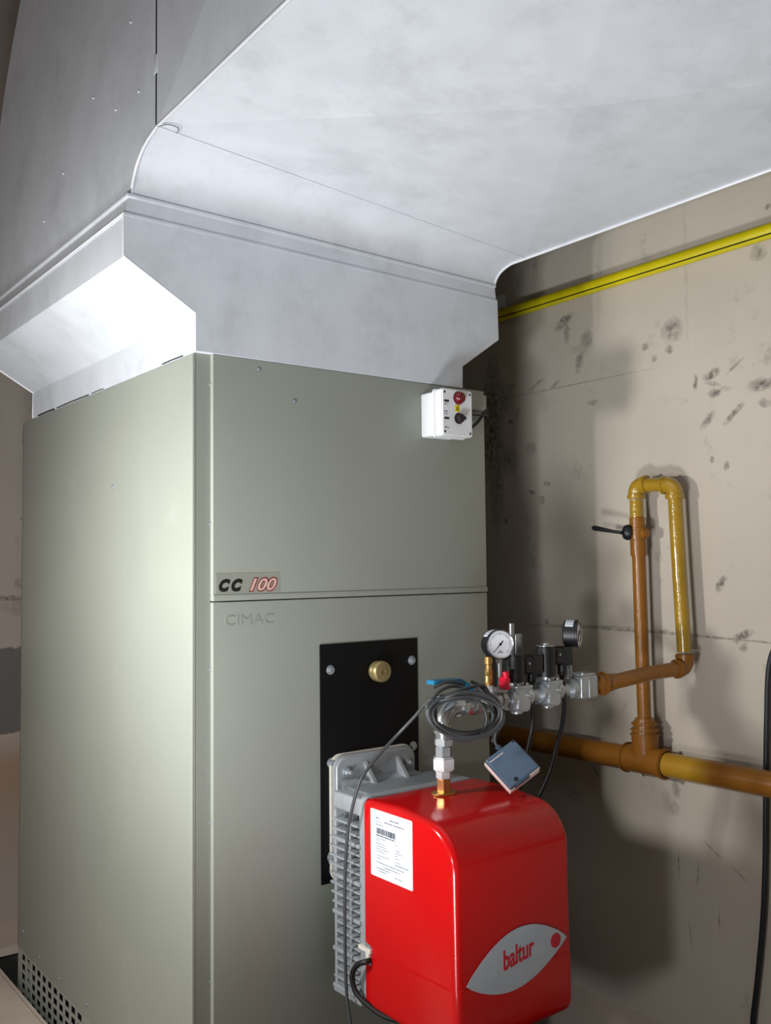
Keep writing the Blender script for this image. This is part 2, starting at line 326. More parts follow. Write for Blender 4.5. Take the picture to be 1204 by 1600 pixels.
box(bm, (.0, -.0022, ZS+.001), (W, .002, ZS+.013), .001)       # folded drip lip
up = link('upper_front_panel', bm, 'cabinet', cab)
bm = BM(); box(bm, (0, 0, -.28), (W, .0495, ZS-.0012), .0022, 2); low = link('lower_front_panel', bm, 'cabinet', cab)
def emb(b, y, par, name, material, mtx=XZ):
    bmesh.ops.transform(b, matrix=Matrix.Translation((0, y, 0)) @ mtx, verts=b.verts)
    return link(name, b, material, par, 25)
# embossed maker's lettering
b = fit_x(text_bm('CIMAC', .05, .0009, 0, 0), .026, .139, 1.051, 1.072); emb(b, -.0003, low, 'embossed_lettering', 'cabinet')
# model lettering on its clear film
bm = BM(); box(bm, (.006, -.0006, 1.115), (.155, .0002, 1.157)); film = link('model_sticker', bm, 'sticker_film', cab); film['label'] = 'clear film sticker with CC 100 lettering'
for n_c, x_c in enumerate((.012, .040)):
    b = fit_x(text_bm('C', .05, .0003, .3, .0036), x_c, x_c+.026, 1.119, 1.145); emb(b, -.0010, film, 'sticker_letter', 'lettering_black')
b = fit_x(text_bm('100', .05, .0002, .35, .0036), .080, .148, 1.1175, 1.1475); emb(b, -.0010, film, 'sticker_number_outline', 'lettering_red')
b = fit_x(text_bm('100', .05, .0003, .35, .0010), .0825, .1455, 1.1198, 1.1452); emb(b, -.0014, film, 'sticker_number', 'lettering_pink')
# perforated air intake low on the left side
bm = BM(); ys = []; y = 1.112
while y > .06:
    ys.append(y); y -= .0452
GZ = [.062-.0262*i for i in range(7)]
x0, x1 = -.0348, -.0325; prev = D
cols = [yy for i, yy in enumerate(ys) if i not in (11, 23)]
for yy in cols:
    box(bm, (x0, yy, -.12), (x1, prev, .088)); prev = yy-.032
box(bm, (x0, .012, -.12), (x1, prev, .088))
for yy in cols:
    zt = .088
    for z in GZ: box(bm, (x0, yy-.032, z+.018), (x1, yy, zt)); zt = z
    box(bm, (x0, yy-.032, -.12), (x1, yy, zt))
box(bm, (x0, .012, -.30), (x1, D, -.12))
gp = link('perforated_grille', bm, 'cabinet', cab)
# burner mounting plate
bm = BM(); box(bm, (.252, -.004, .494), (.520, .001, 1.0), .001); bp_ = link('burner_plate', bm, 'black_plate', cab); bp_['label'] = 'matt black mounting plate'
def bolt_bm(x, z, y=-.004, r=.0105):
    bm = BM(); cyl(bm, (x, y, z), (x, y-.0016, z), r, n=24, bev=.0005); cyl(bm, (x, y-.0016, z), (x, y-.008, z), r*.62, n=20, bev=.001)
    cyl(bm, (x, y-.008, z), (x, y-.0083, z), r*.3, n=6); return bm
b0 = link('bolt', bolt_bm(.277, .945), 'steel', bp_)
for x, z in ((.502, .950), (.277, .747), (.503, .755), (.276, .549), (.503, .560)): copy_part(b0, bp_, (x-.277, 0, z-.945))
bm = BM(); lathe(bm, (.399, -.004, .934), (0, -1, 0), [(.0, 0), (.020, 0), (.020, .004), (.0225, .005), (.0225, .011), (.021, .013), (.0235, .015), (.0235, .026), (.021, .029), (.006, .0295), (.005, .027), (0, .027)], 40)
link('sight_glass_cap', bm, 'dull_brass', bp_)['label'] = 'round knurled brass cap'
# little screws
def screw_bm(p, ax, r=.0045):
    bm = BM(); lathe(bm, p, ax, [(r*1.35, 0), (r*1.35, .0006), (r, .0007), (r*.8, .0024), (r*.3, .003), (0, .003)], 16); return bm
s0 = link('screw', screw_bm((0, 0, 0), (-1, 0, 0)), 'alu_dark', cab)
s0.location = Vector((0, .014, 1.54)); s0.matrix_parent_inverse = Matrix.Translation(-Vector(cab.location))
def screwL(x, y, z):
    c = s0.copy(); COL.objects.link(c); c.parent = cab; c.matrix_parent_inverse = s0.matrix_parent_inverse.copy(); c.location = (x, y, z)
for z in (1.256, .966, .664, .356): screwL(0, .014, z)
for (y, z) in ((1.094, .145), (.945, .12), (.79, .115), (.59, .12), (.44, 1.36)): screwL(-.036, y, z)
f0 = link('screw', screw_bm((0, 0, 0), (0, -1, 0), .004), 'alu_dark', cab)
f0.location = Vector((.106, 0, 1.581)); f0.matrix_parent_inverse = Matrix.Translation(-Vector(cab.location))
for (x, y, z) in ((.193, 0, 1.522), (-.016, .026, 1.395), (-.017, .026, .905), (W+.008, .026, 1.53), (W+.008, .026, 1.25), (W+.008, .026, .75)):
    c = f0.copy(); COL.objects.link(c); c.parent = cab; c.matrix_parent_inverse = f0.matrix_parent_inverse.copy(); c.location = (x, y, z)

# ------------------------------------------------------------------ sheet metal duct
duct = thing('air_duct', 'galvanised sheet metal duct rising from the heater and bending overhead', 'duct', (.30, .52, 1.60))
FL = [(-.037, 1.6005), (-.037, 1.676), (-.188, 1.765), (-.188, 1.846), (.793, 1.836), (.796, 1.738), (.672, 1.655), (.671, 1.6005)]
bm = BM(); prism(bm, FL, 'Y', .001, 1.055); link('transition_hood', bm, 'zinc', duct, 20)
FP = [(-.040, 1.6005), (-.040, 1.677), (-.191, 1.766), (-.191, 1.848), (.797, 1.838), (.799, 1.737), (.675, 1.654), (.674, 1.6005)]
bm = BM(); prism(bm, FP, 'Y', -.003, .001, .0006, 1); link('transition_front_sheet', bm, 'zinc', duct, 20)
# angled joint between transition and riser
s = BM()
def ringv(x0, x1, y0, y1, zl, zr): return [s.verts.new(p) for p in ((x0, y0, zl), (x1, y0, zr), (x1, y1, zr), (x0, y1, zl))]
rings = [ringv(-.190, .795, -.005, 1.057, 1.844, 1.832), ringv(-.190, .795, -.005, 1.057, 1.849, 1.837), ringv(-.186, .793, -.0015, 1.052, 1.853, 1.841), ringv(-.180, .790, -.001, 1.04, 1.880, 1.868), ringv(-.184, .791, -.0045, 1.045, 1.884, 1.871), ringv(-.184, .791, -.0045, 1.045, 1.889, 1.875)]
for a, b in zip(rings, rings[1:]):
    for i in range(4): s.faces.new((a[i], a[(i+1) % 4], b[(i+1) % 4], b[i]))
s.faces.new(rings[0]); s.faces.new(rings[-1]); link('joint_flange', s, 'zinc', duct, 20)
# riser and elbow: inner curved sheet + underside of the run, lofted left profile -> right profile
LP = [(0, 1.885), (-.006, 1.902), (-.014, 1.920), (-.026, 1.937), (-.042, 1.951), (-.062, 1.963), (-.085, 1.971), (-.120, 1.979)]
RP = [(0, 1.872), (-.003, 1.883), (-.008, 1.892), (-.015, 1.900), (-.025, 1.907), (-.040, 1.913), (-.062, 1.918), (-.112, 1.918)]
XL, XR = -.173, .787
s = BM(); n = len(LP); G = []
for i in range(n):
    row = []
    for k in range(13):
        t = k/12; y = LP[i][0]*(1-t)+RP[i][0]*t; z = LP[i][1]*(1-t)+RP[i][1]*t
        row.append(s.verts.new((XL+(XR-XL)*t, y, z)))
    G.append(row)
for i in range(n-1):
    for k in range(12): s.faces.new((G[i][k], G[i][k+1], G[i+1][k+1], G[i+1][k]))
link('elbow_throat', s, 'zinc', duct, 60)
# underside of the horizontal run: cross-broken sheet
s = BM(); YE = -2.75
def uz(x, y):
    t = (x-XL)/(XR-XL); zl = 1.979+.028*(-y-.12)/1.0; zr = 1.918; return zl*(1-t)+zr*t
y0l, y0r = -.120, -.112
A = s.verts.new((XL, y0l, 1.979)); B = s.verts.new((XR, y0r, 1.918)); Cc = s.verts.new((XR, -1.30, uz(XR, -1.3))); Dd = s.verts.new((XL, -1.30, uz(XL, -1.3)))
mid = s.verts.new((.31, -.70, uz(.31, -.7)-.034)); E1 = s.verts.new((XR, YE, uz(XR, YE))); E2 = s.verts.new((XL, YE, uz(XL, YE))); mid2 = s.verts.new((.31, -2.0, uz(.31, -2.)-.012))
for f in ((A, B, mid), (B, Cc, mid), (Cc, Dd, mid), (Dd, A, mid), (Dd, Cc, mid2), (Cc, E1, mid2), (E1, E2, mid2), (E2, Dd, mid2)): s.faces.new(f)
r = bmesh.ops.extrude_face_region(s, geom=list(s.faces)); bmesh.ops.translate(s, verts=[v for v in r['geom'] if isinstance(v, bmesh.types.BMVert)], vec=(0, 0, .0015))
link('run_underside', s, 'zinc', duct, 3)
# outer shell: front of riser is the throat; back, top, right side, end
CY, CZ, RO = -.11, 1.885, 1.125
outer = [(CY+RO*math.cos(math.radians(a)), CZ+RO*math.sin(math.radians(a))) for a in range(0, 91, 6)]
s = BM(); oc = [(s.verts.new((XL, y, z)), s.verts.new((XR, y, z))) for y, z in outer+[(YE, CZ+RO)]]
for a, b in zip(oc, oc[1:]): s.faces.new((a[0], a[1], b[1], b[0]))
link('outer_back_sheet', s, 'zinc', duct, 40)
s = BM(); v = [s.verts.new(p) for p in ((XL, YE, uz(XL, YE)), (XR, YE, uz(XR, YE)), (XR, YE, CZ+RO), (XL, YE, CZ+RO))]; s.faces.new(v); link('end_sheet', s, 'zinc', duct)
# side sheets standing a few millimetres proud of the underside
lipL = [(y-.002 if i else y, z-.004) for i, (y, z) in enumerate(LP[1:-1])]
riserL = [(-.002, 1.880)]+lipL+[(-.1160, 1.974), (-.1160, 3.012)]+[(y, z) for y, z in reversed(outer)]+[(RO+CY, 1.880)]
bm = BM(); prism(bm, riserL, 'X', XL-.003, XL); link('elbow_side_sheet', bm, 'zinc', duct, 20)
riserR = [(-.002, 1.868)]+[(y-.002, z-.004) for y, z in RP[1:]]+[(YE, 1.914), (YE, CZ+RO)]+[(y, z) for y, z in reversed(outer)]+[(RO+CY, 1.868)]
bm = BM(); prism(bm, riserR, 'X', XR, XR+.003); link('right_side_sheet', bm, 'zinc', duct, 20)
# left side of the run, cross-broken, starting a few mm after the elbow sheet
s = BM(); ya = -.1235; xs = XL-.003
q = [(xs, ya, 1.975), (xs, YE, uz(XL, YE)-.004), (xs, YE, CZ+RO), (xs, ya, CZ+RO)]
vs = [s.verts.new(p) for p in q]; md = s.verts.new((xs-.022, -.93, 2.50))
for i in range(4): s.faces.new((vs[i], vs[(i+1) % 4], md))
r = bmesh.ops.extrude_face_region(s, geom=list(s.faces)); bmesh.ops.translate(s, verts=[v for v in r['geom'] if isinstance(v, bmesh.types.BMVert)], vec=(.003, 0, 0))
link('run_side_sheet', s, 'zinc', duct, 1)
bm = BM(); box(bm, (XL-.0045, -.126, 2.078), (XL-.001, -.112, 2.112), .001); link('joint_clip', bm, 'zinc', duct)
bm = BM(); box(bm, (XL-.0026, -.1236, 1.985), (XL+.004, -.1158, 3.0)); link('gap_shade_strip', bm, 'dark', duct)  # near-black strip filling the open gap, its shade put in as colour
for y0_, y1_, r_ in ((1.0, .86, .0022), (.84, .60, .0016), (.58, .50, .0010), (.16, .06, .0014)):
    bm = BM(); tube(bm, [(-.0375, y0_, 1.6025), (-.0378, (y0_+y1_)/2, 1.603), (-.0375, y1_, 1.6022)], r_, 6); link('dark_sealant', bm, 'dark', duct)
# folded seam lips that show as pale lines
def seam(pts, r=.0022): bm = BM(); tube(bm, pts, r, 8); link('seam', bm, 'seam', duct)
seam([(XL-.002, y, z-.003) for y, z in LP[1:]]+[(XL-.002, YE, uz(XL, YE)-.003)], .0028)
seam([(XR+.002, y, z-.003) for y, z in RP[1:]]+[(XR+.002, YE, uz(XR, YE)-.003)], .0028)
seam([(-.190, -.002, 1.766), (-.190, -.002, 1.846)], .002)
seam([(-.190, -.002, 1.765), (-.039, -.002, 1.677)], .002)
seam([(.797, -.001, 1.738), (.674, -.001, 1.655), (.673, -.001, 1.603)], .0016)
seam([(-.190, -.004, 1.848), (-.190, 1.055, 1.848)], .0022)
seam([(-.036, 1.053, 1.603), (-.036, 1.053, 1.676), (-.188, 1.053, 1.765)], .003)
bm = BM(); tube(bm, [(XL, y0l, 1.978), (.31, -.116, 1.9478), (XR, y0r, 1.9172)], .0008, 8); link('fold_line', bm, 'zinc', duct)
# brushed-on sealant in the joint gap and rivets
rv = link('rivet', screw_bm((0, 0, 0), (-1, 0, 0), .0019), 'seam', duct); rv.matrix_parent_inverse = Matrix.Translation(-Vector(duct.location))
RV = [(.20, 2.16), (.075, 2.085), (.385, 2.06), (.0, 2.23), (-.04, 2.075), (.52, 1.99)]
for i, (y, z) in enumerate(RV):
    if i == 0: rv.location = (XL-.003, y, z)
    else:
        c = rv.copy(); COL.objects.link(c); c.parent = duct; c.matrix_parent_inverse = rv.matrix_parent_inverse.copy(); c.location = (XL-.003, y, z)
bm = BM(); tube(bm, [(-.176, -.128, 1.973), (-.165, -.145, 1.974), (-.150, -.153, 1.970), (-.143, -.145, 1.968), (-.141, -.130, 1.970)], .0011, 6, 6)
link('loose_wire', bm, 'alu_dark', duct)

# ------------------------------------------------------------------ electrical box on the front
cb = thing('control_box', 'white plastic electrical box with red lamp on the heater front', 'electrical box', (.586, -.04, 1.467))
bx0, bx1, bz0, bz1 = .540, .634, 1.466, 1.576
bm = BM(); prism(bm, rrect(bx0+.003, bz0+.003, bx1-.003, bz1-.003, .006), 'Y', -.046, -.0005, .001, 1); link('box_base', bm, 'white_plastic', cb)
bm = BM(); prism(bm, rrect(bx0-.002, bz0-.002, bx1+.002, bz1+.002, .008), 'Y', -.053, -.046, .0015, 2); link('box_rim', bm, 'white_plastic', cb)
bm = BM(); prism(bm, rrect(bx0, bz0, bx1, bz1, .007), 'Y', -.080, -.053, .0025, 3); lid = link('box_lid', bm, 'white_plastic', cb)
sc = None
for x in (bx0+.008, bx1-.008):
    for z in (bz0+.009, bz1-.009):
        if sc is None:
            sc = link('lid_screw', BM() if False else cyl(BM(), (x, -.080, z), (x, -.0806, z), .0028, n=16), 'knob_dark', lid); o0 = (x, z)
        else: copy_part(sc, lid, (x-o0[0], 0, z-o0[1]))
bm = BM(); lathe(bm, (.590, -.080, 1.556), (0, -1, 0), [(.0155, 0), (.0155, .002), (.0135, .003), (.0130, .011), (.010, .0145), (0, .015)], 32); link('indicator_lamp', bm, 'lens_red', cb)['label'] = 'dark red indicator lamp'
bm = BM(); lathe(bm, (.590, -.080, 1.508), (0, -1, 0), [(.013, 0), (.013, .0025), (.0095, .004), (.0095, .012), (.0085, .013), (0, .013)], 32)
box(bm, (.579, -.096, 1.504), (.601, -.085, 1.512), .002); link('rotary_switch', bm, 'knob_dark', cb)['label'] = 'black rotary switch'
bm = BM(); box(bm, (.579, -.0806, 1.5235), (.594, -.0798, 1.5395)); hz = link('hazard_label', bm, 'hazard', cb); hz['label'] = 'small yellow warning sticker'
bm = BM()
for a, b in (((.5825, 1.527), (.5905, 1.527)), ((.5825, 1.527), (.5865, 1.5355)), ((.5865, 1.5355), (.5905, 1.527)), ((.5865, 1.5325), (.5865, 1.529))):
    tube(bm, [(a[0], -.0808, a[1]), (b[0], -.0808, b[1])], .0005, 6)
link('warning_triangle', bm, 'lettering_black', hz)
for i, z in enumerate((1.546, 1.506)):
    bm = BM(); box(bm, (bx0+.006, -.0815, z-.0022), (bx0+.020, -.0795, z+.0022), .0006); link('name_slot', bm, 'lettering_black', cb)
bm = BM()
for (x0, x1, z) in ((.548, .554, 1.540), (.546, .556, 1.521), (.546, .556, 1.516)): box(bm, (x0, -.0804, z-.0007), (x1, -.0798, z+.0007))
for zz in (1.523, 1.538): box(bm, (.545, -.0804, zz-.0002), (.559, -.0799, zz+.0002))
link('slot_text', bm, 'ink', lid)
bm = BM()
for (x0, x1, z) in ((.547, .561, 1.4845), (.547, .552, 1.4862)): box(bm, (x0, -.0804, z-.0007), (x1, -.0798, z+.0007))
link('maker_text', bm, 'ink', lid)
bm = BM(); box(bm, (.655, -.012, 1.548), (.744, -.0005, 1.588), .002); link('mounting_bracket', bm, 'cabinet', cb)
bm = BM(); tube(bm, [(.630, -.018, 1.497), (.665, -.022, 1.493), (.705, -.018, 1.515), (.742, -.01, 1.55), (.757, .01, 1.57), (.760, .03, 1.60)], .0042, 10, 8); link('cable', bm, 'black_rubber', cb)
bm = BM(); tube(bm, [(.630, -.02, 1.530), (.69, -.022, 1.533), (.745, -.012, 1.537), (.760, .01, 1.535)], .002, 8, 8); link('cable', bm, 'black_rubber', cb)

# ------------------------------------------------------------------ burner
bu = thing('gas_burner', 'red hooded gas burner projecting from the black plate', 'burner', (.395, -.22, .30))
bm = BM(); prism(bm, rrect(.272, .495, .496, .764, .026), 'Y', -.010, -.0035, .0008, 1); link('flange_gasket', bm, 'gasket', bu)
bm = BM(); prism(bm, rrect(.275, .500, .493, .761, .026), 'Y', -.026, -.0095, .004, 3); fl = link('mounting_flange', bm, 'alu', bu)
n0 = None
for x, z in ((.303, .728), (.466, .728), (.303, .532), (.466, .532)):
    if n0 is None:
        bm = BM(); cyl(bm, (x, -.026, z), (x, -.028, z), .011, n=24); hexa(bm, (x, -.028, z), (x, -.036, z), .0135); cyl(bm, (x, -.036, z), (x, -.046, z), .0042, n=16, bev=.0008)
        n0 = link('flange_bolt', bm, 'steel', fl); q0 = (x, z)
    else: copy_part(n0, fl, (x-q0[0], 0, z-q0[1]))
s = BM()   # neck sloping from the flange down to the housing
R1 = [(.292, -.022, .735), (.476, -.022, .735), (.476, -.022, .52), (.292, -.022, .52)]; R2_ = [(.262, -.075, .695), (.505, -.075, .695), (.505, -.075, .42), (.262, -.075, .42)]
R1 = [(x, y, z-.022 if z > .6 else z) for x, y, z in R1]
a = [s.verts.new(p) for p in R1]; b = [s.verts.new(p) for p in R2_]
for i in range(4): s.faces.new((a[i], a[(i+1) % 4], b[(i+1) % 4], b[i]))
s.faces.new(a); s.faces.new(b); link('neck', s, 'alu', bu)
for x in (.352, .44):
    s = BM(); v = []
    for xx in (x-.004, x+.004): v.append([s.verts.new(p) for p in ((xx, -.026, .745), (xx, -.026, .69), (xx, -.078, .690))])
    s.faces.new(v[0]); s.faces.new(v[1])
    for i in range(3): s.faces.new((v[0][i], v[0][(i+1) % 3], v[1][(i+1) % 3], v[1][i]))
    link('rib', s, 'alu', bu)
# housing core and its slatted cooling grille
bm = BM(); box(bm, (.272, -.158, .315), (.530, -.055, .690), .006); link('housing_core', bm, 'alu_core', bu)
bm = BM(); prism(bm, rrect(.248, .300, .540, .708, .018), 'Y', -.176, -.146, .0015, 2); link('housing_rim', bm, 'alu', bu)
bm = BM(); box(bm, (.252, -.150, .664), (.536, -.045, .700), .007, 3); link('housing_top', bm, 'alu', bu)
bm = BM(); box(bm, (.285, -.150, .6995), (.535, -.034, .7035), .001); link('cover_plate', bm, 'alu_dark', bu)['label'] = 'flat grey plate on the housing top'
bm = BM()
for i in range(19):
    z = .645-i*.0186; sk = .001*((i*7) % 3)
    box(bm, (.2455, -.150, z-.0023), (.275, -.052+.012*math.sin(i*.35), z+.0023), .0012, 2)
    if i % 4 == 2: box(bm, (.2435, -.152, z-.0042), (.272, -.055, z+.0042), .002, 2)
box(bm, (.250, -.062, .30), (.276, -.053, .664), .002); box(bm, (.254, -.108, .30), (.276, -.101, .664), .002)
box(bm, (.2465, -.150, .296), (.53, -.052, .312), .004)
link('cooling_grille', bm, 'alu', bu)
# red hood
def hood_profile():
    yb, yf, z0, z1 = -.168, -.440, .303, .712
    return [(yb, z0)]+arc(yf+.03, z0+.03, .03, 270, 180, 5)+[(yf, .418), (yf+.0015, .4225)]+[(yf+.0025, .60)]+arc(yf+.0025+.082, z1-.088-.004, .082, 180, 97, 12)+[(yb-.10, z1-.002), (yb, z1-.006)]
P = hood_profile(); s = BM(); hx0, hx1 = .2455, .545
A = [s.verts.new((hx0, y, z)) for y, z in P]; B = [s.verts.new((hx1, y, z)) for y, z in P]; nn = len(P)
fa = s.faces.new(A); fb = s.faces.new(B)
for i in range(nn): s.faces.new((A[i], A[(i+1) % nn], B[(i+1) % nn], B[i]))
bmesh.ops.recalc_face_normals(s, faces=s.faces)
ed = [e for e in s.edges if (fa in e.link_faces or fb in e.link_faces) and not all(abs(v.co.y+.168) < 1e-5 for v in e.verts)]
bmesh.ops.bevel(s, geom=ed, offset=.017, segments=5, profile=.55, affect='EDGES', clamp_overlap=False)
hood = link('hood', s, 'red', bu, 35)
# crease line round the lower edge of the hood
bm = BM(); tube(bm, [(.2452, -.172, .417), (.2450, -.415, .421), (.248, -.430, .4215), (.256, -.4385, .422), (.268, -.4405, .422), (.53, -.4405, .422)], .0013, 8); link('hood_crease', bm, 'red', hood)
# nameplate on the side
LPm = Matrix(((0, 0, -1, 0), (-1, 0, 0, 0), (0, 1, 0, 0), (0, 0, 0, 1)))      # local x->-Y, y->Z, faces -X
bm = BM(); prism(bm, rrect(-.320, .5655, -.190, .6935, .003), 'X', .2446, .2454); npl = link('nameplate', bm, 'paper', hood); npl['label'] = 'white printed rating label'
bm = BM(); rnd = random.Random(3)
def strip(u0, u1, z, h=.0009, x=.2442):     # u measured from the left edge of the label, z from its top
    u = u0
    while u < u1:
        l = rnd.uniform(.003, .010); e = min(u+l, u1)
        box(bm, (x, -.190-e, .6935-z-h), (.2447, -.190-u, .6935-z)); u = e+rnd.uniform(.0008, .0022)
rows = [(.018, .028, .014, .0022), (.062, .090, .012, .002), (.045, .106, .019, .0018), (.018, .036, .022, .001), (.018, .040, .027, .0015), (.018, .078, .047, .0024), (.018, .050, .053, .001), (.018, .028, .057, .001),
    (.018, .045, .063, .001), (.018, .050, .068, .001), (.018, .058, .073, .001), (.018, .046, .078, .001), (.020, .060, .086, .001), (.020, .034, .091, .001), (.078, .086, .055, .001), (.080, .094, .065, .001), (.078, .102, .070, .001), (.078, .086, .075, .001), (.078, .090, .080, .001), (.078, .092, .087, .001), (.078, .118, .092, .0014),
    (.018, .105, .099, .0012), (.044, .092, .105, .0012), (.018, .060, .110, .0012), (.024, .050, .115, .001), (.075, .100, .117, .001)]
for u0, u1, z, h in rows: strip(u0, u1, z, h)
link('printed_lines', bm, 'ink', npl)
bm = BM(); u = .020
while u < .078:
    wd = rnd.choice((.0007, .0011, .0018)); box(bm, (.2442, -.190-u-wd, .6935-.045), (.2447, -.190-u, .6935-.034)); u += wd+rnd.choice((.0009, .0013))
link('barcode', bm, 'ink_dark', npl)
# oval badge
y_b = -.4414; bl, br = (.266, .428), (.524, .4535)
def badge_outline(sc=1.):
    a = Vector(bl); b = Vector(br); d = b-a; nrm = Vector((-d.y, d.x)).normalized(); pts = []
    N_ = 24
    for i in range(N_+1):
        t = i/N_; h = .060*math.sin(PI*t)**.85*(1+.12*(t-.5)); pts.append(a+d*t+nrm*h*.98)
    for i in range(1, N_):
        t = 1-i/N_; h = .050*math.sin(PI*t)**.85*(1-.25*(t-.5)); pts.append(a+d*t-nrm*h*.95)
    return [(p.x, p.y) for p in pts]
bm = BM(); prism(bm, badge_outline(), 'Y', y_b-.0006, y_b+.0012); bd = link('oval_badge', bm, 'badge', hood); bd['label'] = 'silver-grey pointed oval badge with red lettering'
b = fit_x(text_bm('baltur', .05, .0004, 0, .0008), 0, .078, 0, .036)
for v in b.verts: v.co.y += v.co.x*.13
b2 = Matrix.Translation((.3555, y_b-.0010, .4320)) @ XZ
bmesh.ops.transform(b, matrix=b2, verts=b.verts); link('badge_lettering', b, 'badge_red', bd)
bm = BM(); cyl(bm, (.493, y_b-.0005, .454), (.493, y_b-.0012, .454), .0135, n=32); link('badge_dot', bm, 'badge_red', bd)
# clip, notch grommet
bm = BM(); box(bm, (.240, -.190, .412), (.250, -.150, .420), .001); box(bm, (.2405, -.185, .395), (.248, -.174, .414), .001); link('cable_clip', bm, 'gasket', bu)
bm = BM(); prism(bm, [(-.186, .388), (-.168, .388), (-.168, .43), (-.186, .425)], 'X', .2448, .2456); link('cable_opening', bm, 'alu_dark', bu)
# power cable of the burner
bm = BM(); tube(bm, [(.262, -.180, .398), (.236, -.184, .398), (.228, -.165, .388), (.226, -.150, .365), (.230, -.152, .335), (.240, -.175, .315), (.262, -.215, .296), (.30, -.26, .293), (.36, -.27, .296)], .0055, 12, 8)
tag(link('power_cable', bm, 'black_rubber'), 'black power cable looping out of the burner side and under its hood', 'cable')

# ------------------------------------------------------------------ gas train
YT = -.25
gt = thing('gas_train', 'row of silver gas fittings and valves leading into the red hood', 'gas valve assembly', (.384, YT, .712))
gx = .384
bm = BM(); prism(bm, [(gx+.029*math.cos(a*PI/16)*1.0, YT+.018*math.sin(a*PI/16)) for a in range(32)], 'Z', .7105, .7145); link('inlet_flange', bm, 'brass', gt)
bm = BM(); hexa(bm, (gx, YT, .7145), (gx, YT, .741), .026, .0015, .3); link('hex_nut', bm, 'bronze', gt)['label'] = 'bronze hex nut'
bm = BM(); hexa(bm, (gx, YT, .741), (gx, YT, .757), .028, .0015, .1); link('hex_nut', bm, 'white_steel', gt)
bm = BM(); hexa(bm, (gx, YT, .757), (gx, YT, .784), .041, .003, .35); link('union_nut', bm, 'white_steel', gt)
bm = BM(); hexa(bm, (gx, YT, .784), (gx, YT, .806), .029, .002, .2); link('hex_nut', bm, 'steel', gt)
bm = BM(); hexa(bm, (gx, YT, .806), (gx, YT, .821), .034, .002, .45); link('hex_nut', bm, 'steel', gt)
bm = BM(); cyl(bm, (gx, YT, .821), (gx, YT, .832), .0165, bev=.001); cyl(bm, (gx, YT, .830), (gx, YT, .838), .0205, bev=.002)
el = [(gx, YT, .836)]+[(gx+.034-.034*math.cos(a*PI/12), YT, .846+.034*math.sin(a*PI/12)) for a in range(7)]+[(gx+.044, YT, .880)]
tube(bm, el, .0175, 24); cyl(bm, (gx+.038, YT, .880), (gx+.048, YT, .880), .0205, bev=.002); link('pipe_elbow', bm, 'chrome', gt)
ZT = .8815
def along(x0, x1, r, z=None, **k): return (Vector((x0, YT, ZT if z is None else z)), Vector((x1, YT, ZT if z is None else z)), r)
bm = BM(); hexa(bm, (gx+.046, YT, ZT), (gx+.060, YT, ZT), .036, .002, .2); lathe(bm, (gx+.060, YT, ZT), (1, 0, 0), [(.018, 0), (.020, .003), (.0235, .010), (.0245, .016), (.0235, .022), (.020, .026), (.020, .029), (.0215, .030), (.0215, .036), (.0185, .038), (.0185, .044)], 32)
hexa(bm, (gx+.103, YT, ZT), (gx+.116, YT, ZT), .036, .002, .5); cyl(bm, (gx+.076, YT, ZT+.02), (gx+.076, YT, ZT+.034), .0075, bev=.001)
bv = link('ball_valve', bm, 'chrome', gt)
bm = BM(); cyl(bm, (gx+.076, YT, ZT+.030), (gx+.076, YT, ZT+.040), .0045); hexa(bm, (gx+.076, YT, ZT+.037), (gx+.076, YT, ZT+.043), .011, .0008); link('stem_nut', bm, 'steel', bv)
s = BM(); hp = [(.461, .919), (.449, .921), (.438, .930), (.425, .9365), (.352, .9385), (.3505, .9305), (.418, .9275), (.430, .9195), (.443, .909), (.461, .909)]
prism(s, hp, 'Y', YT-.012, YT+.012, .001, 1); link('lever', s, 'blue_handle', bv)['label'] = 'blue lever handle'
# pipes between
bm = BM(); cyl(bm, (.500, YT, ZT), (.905, YT, .888), .0155); link('nipple_pipe', bm, 'steel', gt)
bm = BM(); cyl(bm, (.500, YT, ZT), (.535, YT, ZT), .0215, bev=.003); hexa(bm, (.535, YT, ZT), (.551, YT, ZT), .040, .002, .3); link('coupling', bm, 'steel', gt)
bm = BM(); box(bm, (.520, YT-.02, .9), (.548, YT+.02, .907), .002); cyl(bm, (.512, YT-.004, .897), (.512, YT-.004, .915), .0075, n=6); link('test_point_block', bm, 'white_steel', gt)
bm = BM(); lathe(bm, (.5115, YT, .912), (0, 0, 1), [(.0065, 0), (.0065, .006), (.0085, .007), (.0085, .022), (.0075, .024), (.0085, .026), (.0085, .036), (.0065, .038), (.0065, .046), (.0085, .048), (.0085, .062), (.005, .064)], 20); link('brass_cock', bm, 'brass', gt)['label'] = 'upright brass cock'
def valve(x, z, k=1., boss=True):
    bm = BM(); prism(bm, rrect(x-.022*k, z-.030, x+.022*k, z+.026, .010), 'Y', YT-.024, YT+.024, .005, 3)
    cyl(bm, (x-.034*k, YT, z), (x+.034*k, YT, z), .0235, bev=.003); cyl(bm, (x, YT, z+.018), (x, YT, z+.036), .017, bev=.002)
    cyl(bm, (x, YT, z-.028), (x, YT, z-.036), .014, bev=.003)
    box(bm, (x-.024*k, YT-.026, z+.018), (x+.024*k, YT+.026, z+.026), .002)
    v = link('solenoid_valve', bm, 'steel', gt)
    if boss:
        bm = BM(); lathe(bm, (x+.015, YT-.022, z+.006), (0, -1, 0), [(.009, 0), (.009, .007), (.007, .009), (.0045, .009), (.004, .006), (0, .006)], 20); link('test_nipple', bm, 'chrome', v)
        for sx in (-.013, .013):
            bm = BM(); cyl(bm, (x+sx, YT-.019, z+.026), (x+sx, YT-.019, z+.030), .0042, n=16, bev=.0008); link('valve_screw', bm, 'chrome', v)
    return v
